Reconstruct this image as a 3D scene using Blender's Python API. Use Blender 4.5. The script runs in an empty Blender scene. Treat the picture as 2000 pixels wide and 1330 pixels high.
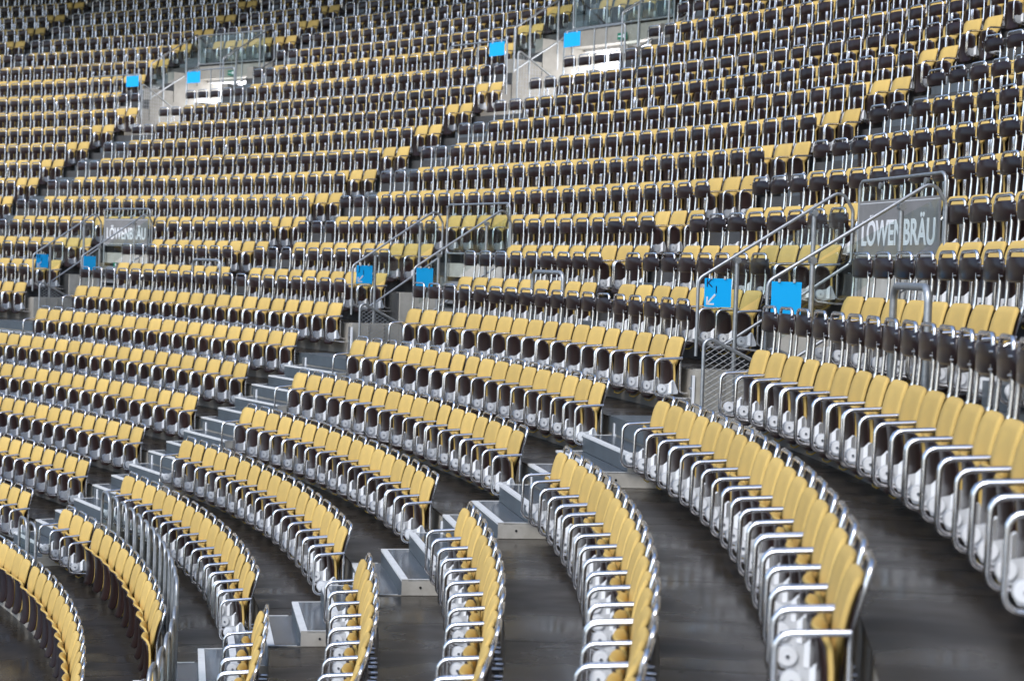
import bpy, math, random
import numpy as np
from mathutils import Vector

random.seed(7)
sc = bpy.context.scene
COL = sc.collection
PI = math.pi

# ------------------------------------------------------------------ camera, sky, sun, exposure
cam_d = bpy.data.cameras.new('camera')
cam = bpy.data.objects.new('camera', cam_d)
COL.objects.link(cam)
CAM = Vector((30.334935, 0.0, 2.917648))
YAW, PIT, ROL = 1.938714, -0.040046, 0.033292
fwd = Vector((math.cos(YAW)*math.cos(PIT), math.sin(YAW)*math.cos(PIT), math.sin(PIT)))
rgt = Vector((math.sin(YAW), -math.cos(YAW), 0.0))
upv = rgt.cross(fwd)
r2 = rgt*math.cos(ROL) + upv*math.sin(ROL)
u2 = upv*math.cos(ROL) - rgt*math.sin(ROL)
from mathutils import Matrix
M = Matrix((r2, u2, -fwd)).transposed().to_4x4()
M.translation = CAM
cam.matrix_world = M
cam_d.sensor_width = 36.0
cam_d.lens = 36.0*3515.0425/2000.0
cam_d.clip_start = 0.1
cam_d.clip_end = 2000.0
cam_d.dof.use_dof = True
cam_d.dof.focus_distance = 17.5
cam_d.dof.aperture_fstop = 2.6
sc.camera = cam

world = bpy.data.worlds.new("World")
sc.world = world
world.use_nodes = True
wn = world.node_tree.nodes
wl = world.node_tree.links
bg = wn.get('Background') or wn.new('ShaderNodeBackground')
sky = wn.new('ShaderNodeTexSky')
sky.sky_type = 'NISHITA'
sky.sun_disc = False
SUN_EL, SUN_AZ = math.radians(48), math.radians(256)   # azimuth: mathematical angle of the sun in the xy plane
sky.sun_elevation = SUN_EL
sky.sun_rotation = PI/2 - SUN_AZ
sky.air_density = 1.0
sky.dust_density = 1.2
sky.ozone_density = 1.0
wl.new(sky.outputs[0], bg.inputs[0])
bg.inputs[1].default_value = 0.135
sun_d = bpy.data.lights.new('sun', 'SUN')
sun_d.energy = 1.4
sun_d.angle = math.radians(26)
sun_d.color = (1.0, 0.985, 0.97)
sun = bpy.data.objects.new('sun', sun_d)
COL.objects.link(sun)
sdir = Vector((math.cos(SUN_AZ)*math.cos(SUN_EL), math.sin(SUN_AZ)*math.cos(SUN_EL), math.sin(SUN_EL)))
sun.rotation_euler = sdir.to_track_quat('Z', 'Y').to_euler()
sun.location = (0, 0, 40)
sc.view_settings.view_transform = 'Standard'
sc.view_settings.look = 'None'
sc.view_settings.exposure = 0.78
sc.view_settings.gamma = 1.0
sc.view_settings.use_curve_mapping = False

# ------------------------------------------------------------------ materials
MATS = {}
def mat(name, col, rough=0.5, metal=0.0, coat=0.0, vary=0.0, bump=None, noise=None, emit=None, trans=0.0, spec=None, hue=None):
    m = bpy.data.materials.new(name)
    m.use_nodes = True
    nt = m.node_tree
    N, L = nt.nodes, nt.links
    b = N['Principled BSDF']
    b.inputs['Roughness'].default_value = rough
    b.inputs['Metallic'].default_value = metal
    b.inputs['Coat Weight'].default_value = coat
    b.inputs['Coat Roughness'].default_value = 0.12
    if spec is not None:
        b.inputs['Specular IOR Level'].default_value = spec
    b.inputs['Base Color'].default_value = (*col, 1)
    src = None
    tc = N.new('ShaderNodeTexCoord')
    if noise:
        # noise = (scale, colour2, lo, hi, (sx,sy,sz), use_uv)
        s, c2, lo, hi, st, uv = noise
        mp = N.new('ShaderNodeMapping')
        mp.inputs['Scale'].default_value = st
        L.new(tc.outputs['UV' if uv else 'Object'], mp.inputs[0])
        nz = N.new('ShaderNodeTexNoise')
        nz.inputs['Scale'].default_value = s
        nz.inputs['Detail'].default_value = 6
        nz.inputs['Roughness'].default_value = 0.62
        L.new(mp.outputs[0], nz.inputs[0])
        mr = N.new('ShaderNodeMapRange')
        mr.inputs['From Min'].default_value = lo
        mr.inputs['From Max'].default_value = hi
        L.new(nz.outputs[0], mr.inputs[0])
        mx = N.new('ShaderNodeMix')
        mx.data_type = 'RGBA'
        mx.inputs[6].default_value = (*col, 1)
        mx.inputs[7].default_value = (*c2, 1)
        L.new(mr.outputs[0], mx.inputs[0])
        src = mx.outputs[2]
    if vary:
        oi = N.new('ShaderNodeObjectInfo')
        at = N.new('ShaderNodeAttribute')
        at.attribute_name = 'seed'
        ad = N.new('ShaderNodeMath'); ad.operation = 'ADD'
        L.new(oi.outputs['Random'], ad.inputs[0]); L.new(at.outputs['Fac'], ad.inputs[1])
        fr = N.new('ShaderNodeMath'); fr.operation = 'FRACT'
        L.new(ad.outputs[0], fr.inputs[0])
        mr2 = N.new('ShaderNodeMapRange')
        mr2.inputs['To Min'].default_value = 1.0 - vary
        mr2.inputs['To Max'].default_value = 1.0 + vary
        L.new(fr.outputs[0], mr2.inputs[0])
        hs = N.new('ShaderNodeHueSaturation')
        L.new(mr2.outputs[0], hs.inputs['Value'])
        if src is not None:
            L.new(src, hs.inputs['Color'])
        else:
            hs.inputs['Color'].default_value = (*col, 1)
        src = hs.outputs[0]
    if src is not None:
        L.new(src, b.inputs['Base Color'])
    if bump:
        s, strg, dist = bump
        nb = N.new('ShaderNodeTexNoise')
        nb.inputs['Scale'].default_value = s
        nb.inputs['Detail'].default_value = 4
        L.new(tc.outputs['Object'], nb.inputs[0])
        bp = N.new('ShaderNodeBump')
        bp.inputs['Strength'].default_value = strg
        bp.inputs['Distance'].default_value = dist
        L.new(nb.outputs[0], bp.inputs['Height'])
        L.new(bp.outputs[0], b.inputs['Normal'])
    if emit:
        b.inputs['Emission Color'].default_value = (*emit[0], 1)
        b.inputs['Emission Strength'].default_value = emit[1]
    if trans:
        b.inputs['Transmission Weight'].default_value = trans
    MATS[name] = m
    return m

def rough_noise(m, scale, lo, hi, stretch, uv=True):
    nt = m.node_tree; N, L = nt.nodes, nt.links
    tc = N.new('ShaderNodeTexCoord'); mp = N.new('ShaderNodeMapping')
    mp.inputs['Scale'].default_value = stretch
    L.new(tc.outputs['UV' if uv else 'Object'], mp.inputs[0])
    nz = N.new('ShaderNodeTexNoise'); nz.inputs['Scale'].default_value = scale
    nz.inputs['Detail'].default_value = 5
    L.new(mp.outputs[0], nz.inputs[0])
    mr = N.new('ShaderNodeMapRange')
    mr.inputs['From Min'].default_value = 0.35; mr.inputs['From Max'].default_value = 0.65
    mr.inputs['To Min'].default_value = lo; mr.inputs['To Max'].default_value = hi
    L.new(nz.outputs[0], mr.inputs[0])
    L.new(mr.outputs[0], N['Principled BSDF'].inputs['Roughness'])

YEL = mat('yellow_fabric', (0.62, 0.43, 0.135), 0.85, vary=0.10, bump=(220, 0.25, 0.002), noise=(5, (0.54, 0.38, 0.13), 0.42, 0.75, (1, 1, 1), False), spec=0.25)
BRN = mat('brown_lacquered_wood', (0.016, 0.008, 0.0075), 0.28, spec=0.42, vary=0.25, noise=(14, (0.032, 0.015, 0.013), 0.4, 0.75, (1, 1, 0.12), False))
CHR = mat('brushed_chrome', (0.94, 0.93, 0.94), 0.25, metal=1.0)
WHT = mat('white_cast_metal', (0.86, 0.88, 0.90), 0.35, vary=0.04)
PLT = mat('cast_hinge_metal', (0.66, 0.68, 0.70), 0.34, metal=0.1, vary=0.06)
DRK = mat('dark_grey_riser', (0.055, 0.055, 0.055), 0.7, noise=(2, (0.085, 0.085, 0.083), 0.4, 0.7, (1, 1, 1), False))  # darker grey for the front faces of the upper rows
BLT = mat('zinc_bolt', (0.55, 0.58, 0.62), 0.3, metal=1.0)
BLK = mat('recess_black', (0.015, 0.015, 0.016), 0.5)  # plain black for the hole depth and the louvre gaps
FLR = mat('dark_floor_coating', (0.019, 0.015, 0.011), 0.42, noise=(2.2, (0.046, 0.037, 0.028), 0.40, 0.78, (1.7, 0.8, 1), True), bump=(60, 0.15, 0.003), spec=0.45)
rough_noise(FLR, 1.1, 0.15, 0.42, (1.3, 0.7, 1))
CON = mat('concrete', (0.36, 0.34, 0.30), 0.85, noise=(1.6, (0.25, 0.235, 0.205), 0.38, 0.72, (1, 1, 1), False), bump=(30, 0.25, 0.004))
CON2 = mat('pale_concrete', (0.50, 0.48, 0.43), 0.8, noise=(5, (0.36, 0.34, 0.29), 0.4, 0.75, (1, 1, 1), False), bump=(40, 0.2, 0.003))
STL = mat('blue_grey_steel', (0.085, 0.105, 0.12), 0.40, noise=(6, (0.07, 0.085, 0.098), 0.4, 0.65, (1, 1, 1), False), spec=0.5)
TOP = mat('blue_grey_tread', (0.085, 0.10, 0.12), 0.20, noise=(3, (0.065, 0.078, 0.09), 0.4, 0.65, (1, 1, 1), False))
UST = mat('upper_step_grey', (0.115, 0.135, 0.15), 0.45, noise=(5, (0.09, 0.105, 0.115), 0.4, 0.65, (1, 1, 1), False))
STR = mat('white_nosing', (0.68, 0.69, 0.68), 0.6, noise=(12, (0.55, 0.56, 0.55), 0.45, 0.8, (1, 1, 1), False))
GAL = mat('galvanised_steel', (0.38, 0.40, 0.41), 0.42, metal=0.75, noise=(25, (0.50, 0.51, 0.52), 0.4, 0.7, (1, 1, 1), False))
BLU = mat('cyan_blue_board', (0.0, 0.47, 1.0), 0.5)
NAV = mat('navy_print', (0.006, 0.012, 0.09), 0.5)
WPR = mat('white_print', (0.82, 0.83, 0.84), 0.5)
BAN = mat('grey_banner', (0.20, 0.195, 0.19), 0.55, noise=(4, (0.26, 0.25, 0.245), 0.35, 0.7, (1, 1, 1), False))
GRN = mat('green_exit_plate', (0.0, 0.16, 0.09), 0.4)
CBL = mat('yellow_cable', (0.55, 0.36, 0.05), 0.5)
WAL = mat('white_corridor_wall', (0.8, 0.8, 0.82), 0.6)
LIT = mat('glow_panel', (0.9, 0.9, 0.95), 0.5, emit=((0.95, 0.96, 1.0), 4.0))  # emissive, put in for the white daylight glow of the corridor
LMP = mat('step_lamp', (0.8, 0.8, 0.75), 0.4, emit=((1, 0.93, 0.8), 0.7))
GLS = bpy.data.materials.new('clear_glass')
GLS.use_nodes = True
_n, _l = GLS.node_tree.nodes, GLS.node_tree.links
_n.remove(_n['Principled BSDF'])
_t = _n.new('ShaderNodeBsdfTransparent'); _t.inputs[0].default_value = (0.90, 0.94, 0.93, 1)
_g = _n.new('ShaderNodeBsdfGlossy'); _g.inputs['Roughness'].default_value = 0.05
_m = _n.new('ShaderNodeMixShader')
_m.inputs[0].default_value = 0.05; _l.new(_t.outputs[0], _m.inputs[1]); _l.new(_g.outputs[0], _m.inputs[2])
_l.new(_m.outputs[0], _n['Material Output'].inputs[0])

# ------------------------------------------------------------------ the bowl: concentric rows
R1, DR, TC, DD = 26.596987, 0.833158, 0.913952, 25.937328
Z = {1: 0.0, 2: .443, 3: .8939, 4: 1.3593, 5: 1.8285, 6: 2.2917, 7: 2.7735, 8: 3.2657, 9: 3.7613, 10: 4.2583,
     11: 4.759, 12: 5.2657, 13: 5.7682, 14: 6.2708, 15: 6.7799, 16: 7.33}
for k in range(17, 30): Z[k] = 7.89 + .52*(k-17)
Z[0] = -.41; Z[-1] = -.87
SEAT_H = 0.79                              # top of a backrest above the floor of its row
def rad(k): return R1 + (k-1)*DR
def flo(k): return Z[k] - SEAT_H
def pt(psi, r, z):
    if psi > TC:
        return ((r+DD)*math.cos(psi) - DD*math.cos(TC), (r+DD)*math.sin(psi) - DD*math.sin(TC), z)
    return (r*math.cos(psi), r*math.sin(psi), z)
def arc(psi, r):                           # length along a row from psi = 0
    return psi*r if psi <= TC else TC*r + (psi-TC)*(r+DD)
def unarc(s, r):
    return s/r if s <= TC*r else TC + (s-TC*r)/(r+DD)
def half(k, psi, m):                       # psi step of m metres
    return m/(rad(k) + (DD if psi > TC else 0))

# ------------------------------------------------------------------ mesh builder
class MB:
    def __init__(s): s.v = []; s.f = []; s.m = []; s.uv = []; s.mats = []; s.sm = []
    def mi(s, m):
        if m not in s.mats: s.mats.append(m)
        return s.mats.index(m)
    def add(s, vs, fs, m, smooth=False, uvs=None):
        o = len(s.v); s.v += [tuple(p) for p in vs]
        s.uv += list(uvs) if uvs else [(p[0], p[1]) for p in vs]
        i = s.mi(m)
        for f in fs: s.f.append(tuple(o+a for a in f)); s.m.append(i); s.sm.append(smooth)
    def hexa(s, p, m):                     # 8 corners: bottom 4 then top 4
        s.add(p, [(3, 2, 1, 0), (4, 5, 6, 7), (0, 1, 5, 4), (1, 2, 6, 5), (2, 3, 7, 6), (3, 0, 4, 7)], m)
    def box(s, c, d, m):
        x, y, z = c; a, b, h = d[0]/2, d[1]/2, d[2]/2
        s.hexa([(x-a, y-b, z-h), (x+a, y-b, z-h), (x+a, y+b, z-h), (x-a, y+b, z-h), (x-a, y-b, z+h), (x+a, y-b, z+h), (x+a, y+b, z+h), (x-a, y+b, z+h)], m)
    def tube(s, path, r, m, sides=8, bend=0.0, seg=4, closed=False):
        P = fillet([Vector(p) for p in path], bend, seg, closed)
        n = len(P); rings = []; nrm = None
        for i in range(n):
            a = P[i-1] if (i or closed) else P[0]
            b = P[(i+1) % n] if (i < n-1 or closed) else P[-1]
            t = (b-a).normalized()
            if nrm is None:
                nrm = t.orthogonal().normalized()
            nrm = (nrm - t*nrm.dot(t)).normalized()
            bn = t.cross(nrm)
            rings.append([P[i] + (nrm*math.cos(2*PI*j/sides) + bn*math.sin(2*PI*j/sides))*r for j in range(sides)])
        vs = [p for rg in rings for p in rg]; fs = []
        for i in range(n if closed else n-1):
            i2 = (i+1) % n
            for j in range(sides):
                j2 = (j+1) % sides
                fs.append((i*sides+j, i*sides+j2, i2*sides+j2, i2*sides+j))
        s.add(vs, fs, m, True)
        if not closed:
            s.add(rings[0], [tuple(range(sides))[::-1]], m); s.add(rings[-1], [tuple(range(sides))], m)
    def cyl(s, a, b, r, m, sides=12):
        s.tube([a, b], r, m, sides)
    def poly_x(s, yz, x0, x1, m):          # prism of a (y,z) outline between x0 and x1
        n = len(yz)
        vs = [(x0, y, z) for y, z in yz] + [(x1, y, z) for y, z in yz]
        fs = [tuple(range(n)), tuple(range(2*n-1, n-1, -1))]
        for i in range(n):
            j = (i+1) % n
            fs.append((i, n+i, n+j, j))
        s.add(vs, fs, m)
    def mesh(s, name):
        me = bpy.data.meshes.new(name)
        me.from_pydata(s.v, [], s.f)
        for m in s.mats: me.materials.append(m)
        me.polygons.foreach_set('material_index', s.m)
        me.polygons.foreach_set('use_smooth', s.sm)
        uvl = me.uv_layers.new(name='UVMap')
        li = np.zeros(len(me.loops), dtype=np.int32); me.loops.foreach_get('vertex_index', li)
        uvl.data.foreach_set('uv', np.array(s.uv, dtype=np.float32)[li].ravel())
        me.update()
        return me
    def build(s, name, parent=None):
        o = bpy.data.objects.new(name, s.mesh(name)); COL.objects.link(o)
        if parent: o.parent = parent
        return o

def fillet(P, r, seg, closed):
    if r <= 0: return P
    out = []; n = len(P)
    for i in range(n):
        if not closed and i in (0, n-1): out.append(P[i]); continue
        a, p, b = P[i-1], P[i], P[(i+1) % n]
        u, v = (a-p), (b-p)
        lu, lv = u.length, v.length
        u.normalize(); v.normalize()
        ang = u.angle(v)
        if ang > PI-0.02: out.append(p); continue
        t = min(r/math.tan(ang/2), lu*0.49, lv*0.49)
        rr = t*math.tan(ang/2)
        c = p + (u+v).normalized()*(rr/math.sin(ang/2))
        s0, s1 = p+u*t - c, p+v*t - c
        w = s0.angle(s1)
        for q in range(seg+1):
            f = q/seg
            out.append(c + (s0*math.sin((1-f)*w) + s1*math.sin(f*w))/math.sin(w))
    return out

def thing(name, label, cat, loc=(0, 0, 0), rz=0.0, group=None):
    o = bpy.data.objects.new(name, None); COL.objects.link(o)
    o.empty_display_size = 0.1
    o.location = loc; o.rotation_euler = (0, 0, rz)
    o['label'] = label; o['category'] = cat
    if group: o['group'] = group
    return o
def tag(o, label=None, cat=None, group=None, kind=None):
    if label: o['label'] = label
    if cat: o['category'] = cat
    if group: o['group'] = group
    if kind: o['kind'] = kind
    return o
ORD = ('zeroth first second third fourth fifth sixth seventh eighth ninth tenth eleventh twelfth thirteenth fourteenth fifteenth sixteenth '
       'seventeenth eighteenth nineteenth twentieth twenty-first twenty-second twenty-third twenty-fourth twenty-fifth').split()

# ------------------------------------------------------------------ terrace (ground and stepped floors)
PSI0, PSI1 = -0.22, 1.62
LOWV = [(0.518, 0.586), (0.882, 0.932), (1.1095, 1.1435)]          # lower entrances (rows 7 and 8)
UPV = [(0.690, 0.752), (1.003, 1.056), (1.222, 1.266), (1.402, 1.446)]   # upper entrances (rows 16 to 18)
gm = MB()
n = 64
gm.add([(0, 0, -1.66)] + [(220*math.cos(2*PI*i/n), 220*math.sin(2*PI*i/n), -1.66) for i in range(n)], [(0, 1+i, 1+(i+1) % n) for i in range(n)], FLR,
       uvs=[(0, 0)] + [(220*math.cos(2*PI*i/n), 220*math.sin(2*PI*i/n)) for i in range(n)])
tag(gm.build('arena_floor'), 'flat dark arena floor below the lowest seat row', 'floor', kind='structure')

# unseen stand added across the arena to darken reflections, stepped, with back wall
fs_ = MB(); cx, cy = -DD*math.cos(TC), -DD*math.sin(TC); N = 72
prof = []
for i in range(27): prof += [(52+.9*i, -1.66+.47*i), (52+.9*i, -1.66+.47*(i+1))]
prof += [(79, 11.03), (79, 13.0), (79.6, 13.0), (79.6, -1.66)]
vs = []; np_ = len(prof)
for i in range(N+1):
    a_ = 1.72 + (4.25-1.72)*i/N
    vs += [(cx+r_*math.cos(a_), cy+r_*math.sin(a_), z_) for r_, z_ in prof]
SEA = mat('added_stand_dark', (0.05, 0.038, 0.025), 0.7, noise=(3, (0.16, 0.11, 0.04), 0.5, 0.62, (1, 1, 1), False))
fs_.add(vs, [(i*np_+j, (i+1)*np_+j, (i+1)*np_+j+1, i*np_+j+1) for i in range(N) for j in range(np_-1)], SEA)
tag(fs_.build('added_far_stand'), 'unseen stepped stand added on the far side to darken reflections', 'stand', kind='structure')

# unseen canopy added to darken the rear rows, closed by a wall behind
rf = MB(); N = 60; vs = []
prof = [(rad(13.5), 14.0), (rad(13.5), 14.4), (rad(34), 18.4), (rad(34), 18.0)]
for i in range(N+1):
    p_ = PSI0-.1 + (PSI1-PSI0+.2)*i/N
    vs += [pt(p_, r_, z_) for r_, z_ in prof]
rf.add(vs, [(i*4+j, (i+1)*4+j, (i+1)*4+(j+1) % 4, i*4+(j+1) % 4) for i in range(N) for j in range(4)], CON)
tag(rf.build('shade_canopy'), 'unseen curved canopy added to shade the rear seat rows', 'roof', kind='structure')
bw = MB(); vs = []  # wall added with the canopy, closing it off behind for shade
for i in range(N+1):
    p_ = PSI0-.1 + (PSI1-PSI0+.2)*i/N
    vs += [pt(p_, rad(28.6), -1.7), pt(p_, rad(28.6), 16.9)]
bw.add(vs, [(i*2, i*2+1, i*2+3, i*2+2) for i in range(N)], CON)
tag(bw.build('shade_wall'), 'unseen curved wall added behind the topmost row to close the shading canopy', 'wall', kind='structure')

def spans(a, b, cuts):
    out = []; cur = a
    for c, e in sorted(cuts):
        out.append((cur, c)); cur = e
    out.append((cur, b))
    return out
def ring_prism(mb, k, a, b, zlow_end):
    r0, r1 = rad(k)+.07-DR, rad(k)+.07
    zt, zb = flo(k), (flo(k-1) if k > 0 else -1.66)
    if zlow_end is not None: zlow = zlow_end
    else: zlow = zb - 0.3
    N = max(2, int((b-a)/0.018))
    vs = []; uv = []
    for i in range(N+1):
        p = a+(b-a)*i/N; s = arc(p, rad(k))
        for r, z, v in ((r0, zlow, zlow-zt), (r0, zt, 0.0), (r1+.01, zt, DR), (r1+.01, zlow, DR+1)):
            vs.append(pt(p, r, z)); uv.append((s, v + k*3.7))
    top = []; front = []
    for i in range(N):
        o = i*4; q = o+4
        top.append((o+1, o+2, q+2, q+1)); front.append((o, o+1, q+1, q))
    ends = [(0, 3, 2, 1), (N*4, N*4+1, N*4+2, N*4+3)]
    mb.add(vs, front, CON if k < 8 else DRK, uvs=uv); mb.add(vs, ends, CON, uvs=uv)
    mb.add(vs, top, FLR, uvs=uv)
for k in range(0, 28):
    mb = MB()
    cuts = LOWV if k in (7, 8) else (UPV if k in (16, 17, 18) else [])
    if k in (9, 19):                                   # over the entrances only a beam is left of the step
        vv = LOWV if k == 9 else UPV
        for a, b in spans(PSI0, PSI1, vv): ring_prism(mb, k, a, b, None)
        for a, b in vv: ring_prism(mb, k, a, b, flo(k)-.20)
    for a, b in (spans(PSI0, PSI1, cuts) if k not in (9, 19) else []):
        # the row behind an opening hangs over it: its front edge is a beam, see the entrances below
        ring_prism(mb, k, a, b, (flo(6)-2.4 if k in (7, 8) else flo(15)-0.5) if cuts else None)
    o = mb.build('terrace_step')
    tag(o, f'curved concrete terrace step carrying the {ORD[k+1] if k < 24 else "uppermost"} seat row from the arena floor', 'terrace', kind='structure')
    if 0 <= k <= 6:
        # floor slabs of the walkway laid on the step, open joints between them
        r0, r1 = rad(k)+.07-DR, rad(k)+.07
        a = -0.05; w = 2.46/(r0+.4)
        meshes = {}
        while a < 1.2:
            b = a+w
            sb = MB(); N = 4; g = .006/r0
            vs = []; uv = []
            for i in range(N+1):
                p = a+g+(b-a-2*g)*i/N; s = arc(p, rad(k))
                for r, z, v in ((r0-.006, flo(k)+.002, .0), (r0-.006, flo(k)+.018, .01), (r1-.004, flo(k)+.018, DR), (r1-.004, flo(k)+.002, DR+.01)):
                    vs.append(pt(p, r, z)); uv.append((s, v + k*3.7))
            fs = []
            for i in range(N):
                o_ = i*4; q = o_+4
                fs += [(o_, o_+1, q+1, q), (o_+1, o_+2, q+2, q+1), (o_+2, o_+3, q+3, q+2)]
            fs += [(0, 3, 2, 1), (N*4, N*4+1, N*4+2, N*4+3)]
            sb.add(vs, fs, FLR, uvs=uv)
            sb.build('floor_slab', o)
            a = b

# ------------------------------------------------------------------ the seat, part by part (x along the row, y outward, z up, origin = floor under the backrest top)
H0 = SEAT_H
def sheet(mb, prof, widths, depth, m_front, m_back, bow, nx=6, rc=None, edge=None):
    """curved board: prof = (y, z) centre line, widths = half width at each, bow = how far the edges come forward"""
    n = len(prof); F = []; B = []
    for i, ((y, z), w) in enumerate(zip(prof, widths)):
        a = prof[max(0, i-1)]; b = prof[min(n-1, i+1)]
        t = Vector((b[0]-a[0], b[1]-a[1])).normalized()
        nf = Vector((t[1], -t[0]))                 # forward normal (towards -y for a downward profile)
        if nf.x > 0: nf = -nf
        th = depth if 0 < i < n-1 else depth*0.55
        fr = []; bk = []
        for j in range(nx+1):
            u = -1+2*j/nx
            if nx >= 6 and abs(u) < .99: u = math.copysign(abs(u)/(1-2/nx)*.95, u) if u else 0.0
            off = bow*u*u
            e = 1.0 if abs(u) < 0.99 else 0.45
            fr.append((u*w, y + nf.x*th/2*e - off, z + nf.y*th/2*e))
            bk.append((u*w, y - nf.x*th/2*e - off, z - nf.y*th/2*e))
        F.append(fr); B.append(bk)
    vs = [p for r in F for p in r] + [p for r in B for p in r]
    W = nx+1; O = n*W
    ff = []; bf = []
    for i in range(n-1):
        for j in range(nx):
            ff.append((i*W+j, (i+1)*W+j, (i+1)*W+j+1, i*W+j+1))
            bf.append((O+i*W+j, O+i*W+j+1, O+(i+1)*W+j+1, O+(i+1)*W+j))
        ff.append((i*W, O+i*W, O+(i+1)*W, (i+1)*W))
        ff.append((i*W+nx, (i+1)*W+nx, O+(i+1)*W+nx, O+i*W+nx))
    for j in range(nx):
        ff.append((j, j+1, O+j+1, O+j)); e = (n-1)*W
        ff.append((e+j, O+e+j, O+e+j+1, e+j+1))
    mb.add(vs, ff, m_front, True); mb.add(vs, bf, m_back, True)

def zz(l): return [(y, z+H0) for y, z in l]
PAD_P = zz([(.016, -.004), (.004, -.014), (-.014, -.05), (-.030, -.10), (-.044, -.16), (-.054, -.215), (-.060, -.26), (-.064, -.32), (-.066, -.38), (-.062, -.43)])
PAD_W = [.142, .182, .203, .209, .209, .205, .170, .095, .055, .035]
SHL_P = zz([(.030, -.012), (.014, -.05), (-.002, -.10), (-.016, -.16), (-.026, -.215), (-.034, -.28), (-.040, -.36), (-.044, -.44)])
SHL_W = [.165, .202, .210, .211, .207, .17, .13, .10]
PAN_P = zz([(-.176, -.226), (-.158, -.240), (-.145, -.27), (-.137, -.34), (-.134, -.42), (-.136, -.50), (-.144, -.56), (-.158, -.61), (-.180, -.640)])
PAN_W = [.130, .172, .196, .200, .200, .200, .196, .175, .130]
CUS_P = zz([(-.168, -.214), (-.145, -.226), (-.124, -.262), (-.116, -.34), (-.113, -.42), (-.116, -.50), (-.126, -.56), (-.142, -.606), (-.165, -.628)])
CUS_W = [.136, .178, .200, .202, .202, .202, .194, .172, .120]
AX = 0.25
def p_pad(mb, far=False):
    if far:
        sheet(mb, [PAD_P[i] for i in (0, 2, 4, 5, 7, 9)], [PAD_W[i] for i in (1, 2, 4, 5, 7, 9)], .026, YEL, YEL, .012, 4)
    else: sheet(mb, PAD_P, PAD_W, .028, YEL, YEL, .012, 8)
def p_shell(mb, far=False):
    if far: sheet(mb, [SHL_P[i] for i in (0, 2, 4, 7)], [SHL_W[i] for i in (0, 2, 4, 7)], .012, BRN, BRN, .012, 2)
    else: sheet(mb, SHL_P, SHL_W, .012, BRN, BRN, .012, 6)
def p_pan(mb, far=False):
    if far: sheet(mb, [PAN_P[i] for i in (0, 2, 5, 7, 8)], [PAN_W[i] for i in (0, 2, 5, 7, 8)], .016, BRN, BRN, -.022, 4)
    else: sheet(mb, PAN_P, PAN_W, .016, BRN, BRN, -.022, 8)
def p_cus(mb, far=False):
    if far: sheet(mb, [CUS_P[i] for i in (0, 2, 5, 7, 8)], [CUS_W[i] for i in (0, 2, 5, 7, 8)], .022, YEL, YEL, -.022, 2)
    else: sheet(mb, CUS_P, CUS_W, .024, YEL, YEL, -.022, 6)
TR = .0138
def p_frame(mb, tall, far=False):
    x = .172
    if tall: prof = [(.06, -.55), (-.03, -.55), (-.03, -.20), (.028, .0), (.035, .12), (.035, .372)]
    else: prof = [(.06, -.55), (-.03, -.55), (-.03, -.205), (.042, .048)]
    prof = zz(prof)
    path = [(x, y, z) for y, z in prof] + [(-x, y, z) for y, z in prof[::-1]]
    mb.tube(path, TR, CHR, 5 if far else 8, .05, 2 if far else 4)
def p_arm(mb, x, far=False):
    x *= .942
    p = zz([(-.03, -.197), (-.303, -.216), (-.308, -.572), (-.05, -.598), (.06, -.598)])
    mb.tube([(x, y, z) for y, z in p], TR, CHR, 5 if far else 8, .062, 2 if far else 4)
def p_plate(mb, far=False):
    o = zz([(-.278, -.508), (-.266, -.474), (-.235, -.468), (-.160, -.450), (-.125, -.416), (-.105, -.420), (-.058, -.53), (-.065, -.55), (-.19, -.566), (-.255, -.553)])
    mb.poly_x(o, AX-.024, AX-.034, PLT)
    x = AX-.0235  # ridge in a whiter metal for the light its facet catches
    mb.add([(x, -.160, H0-.545), (x+.026, -.138, H0-.545), (x, -.108, H0-.535), (x, -.160, H0-.448), (x+.026, -.138, H0-.432), (x, -.108, H0-.416)],
           [(0, 1, 4, 3), (1, 2, 5, 4), (3, 4, 5), (0, 2, 1)], WHT)
def p_disc(mb, far=False):
    mb.cyl((AX-.040, -.230, H0-.502), (AX-.016, -.230, H0-.502), .047, PLT, 8 if far else 16)
    if not far: mb.cyl((AX-.020, -.230, H0-.502), (AX-.010, -.230, H0-.502), .040, WHT, 16)
def p_bolt(mb):
    mb.cyl((AX-.012, -.230, H0-.502), (AX-.004, -.230, H0-.502), .009, BLT, 6)
def p_panel(mb, far=False):
    nx = 4 if far else 8
    prof = zz([(.012, .328), (.008, .312), (.008, .245), (.010, .178), (.014, .160)])
    w = [.188, .222, .224, .222, .186]
    if far: prof = [prof[i] for i in (0, 1, 3, 4)]; w = [w[i] for i in (0, 1, 3, 4)]
    sheet(mb, prof, w, .016, BRN, BRN, -.034, nx)
def p_screw(mb):
    mb.cyl((-.17, -.002, H0+.20), (-.17, -.020, H0+.20), .006, BLT, 6)
def p_cable(mb):
    mb.tube([(-.13, -.10, H0-.60), (-.09, -.14, H0-.672), (.07, -.14, H0-.672), (.14, -.06, H0-.60)], .006, CBL, 5, .04, 2)

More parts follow.
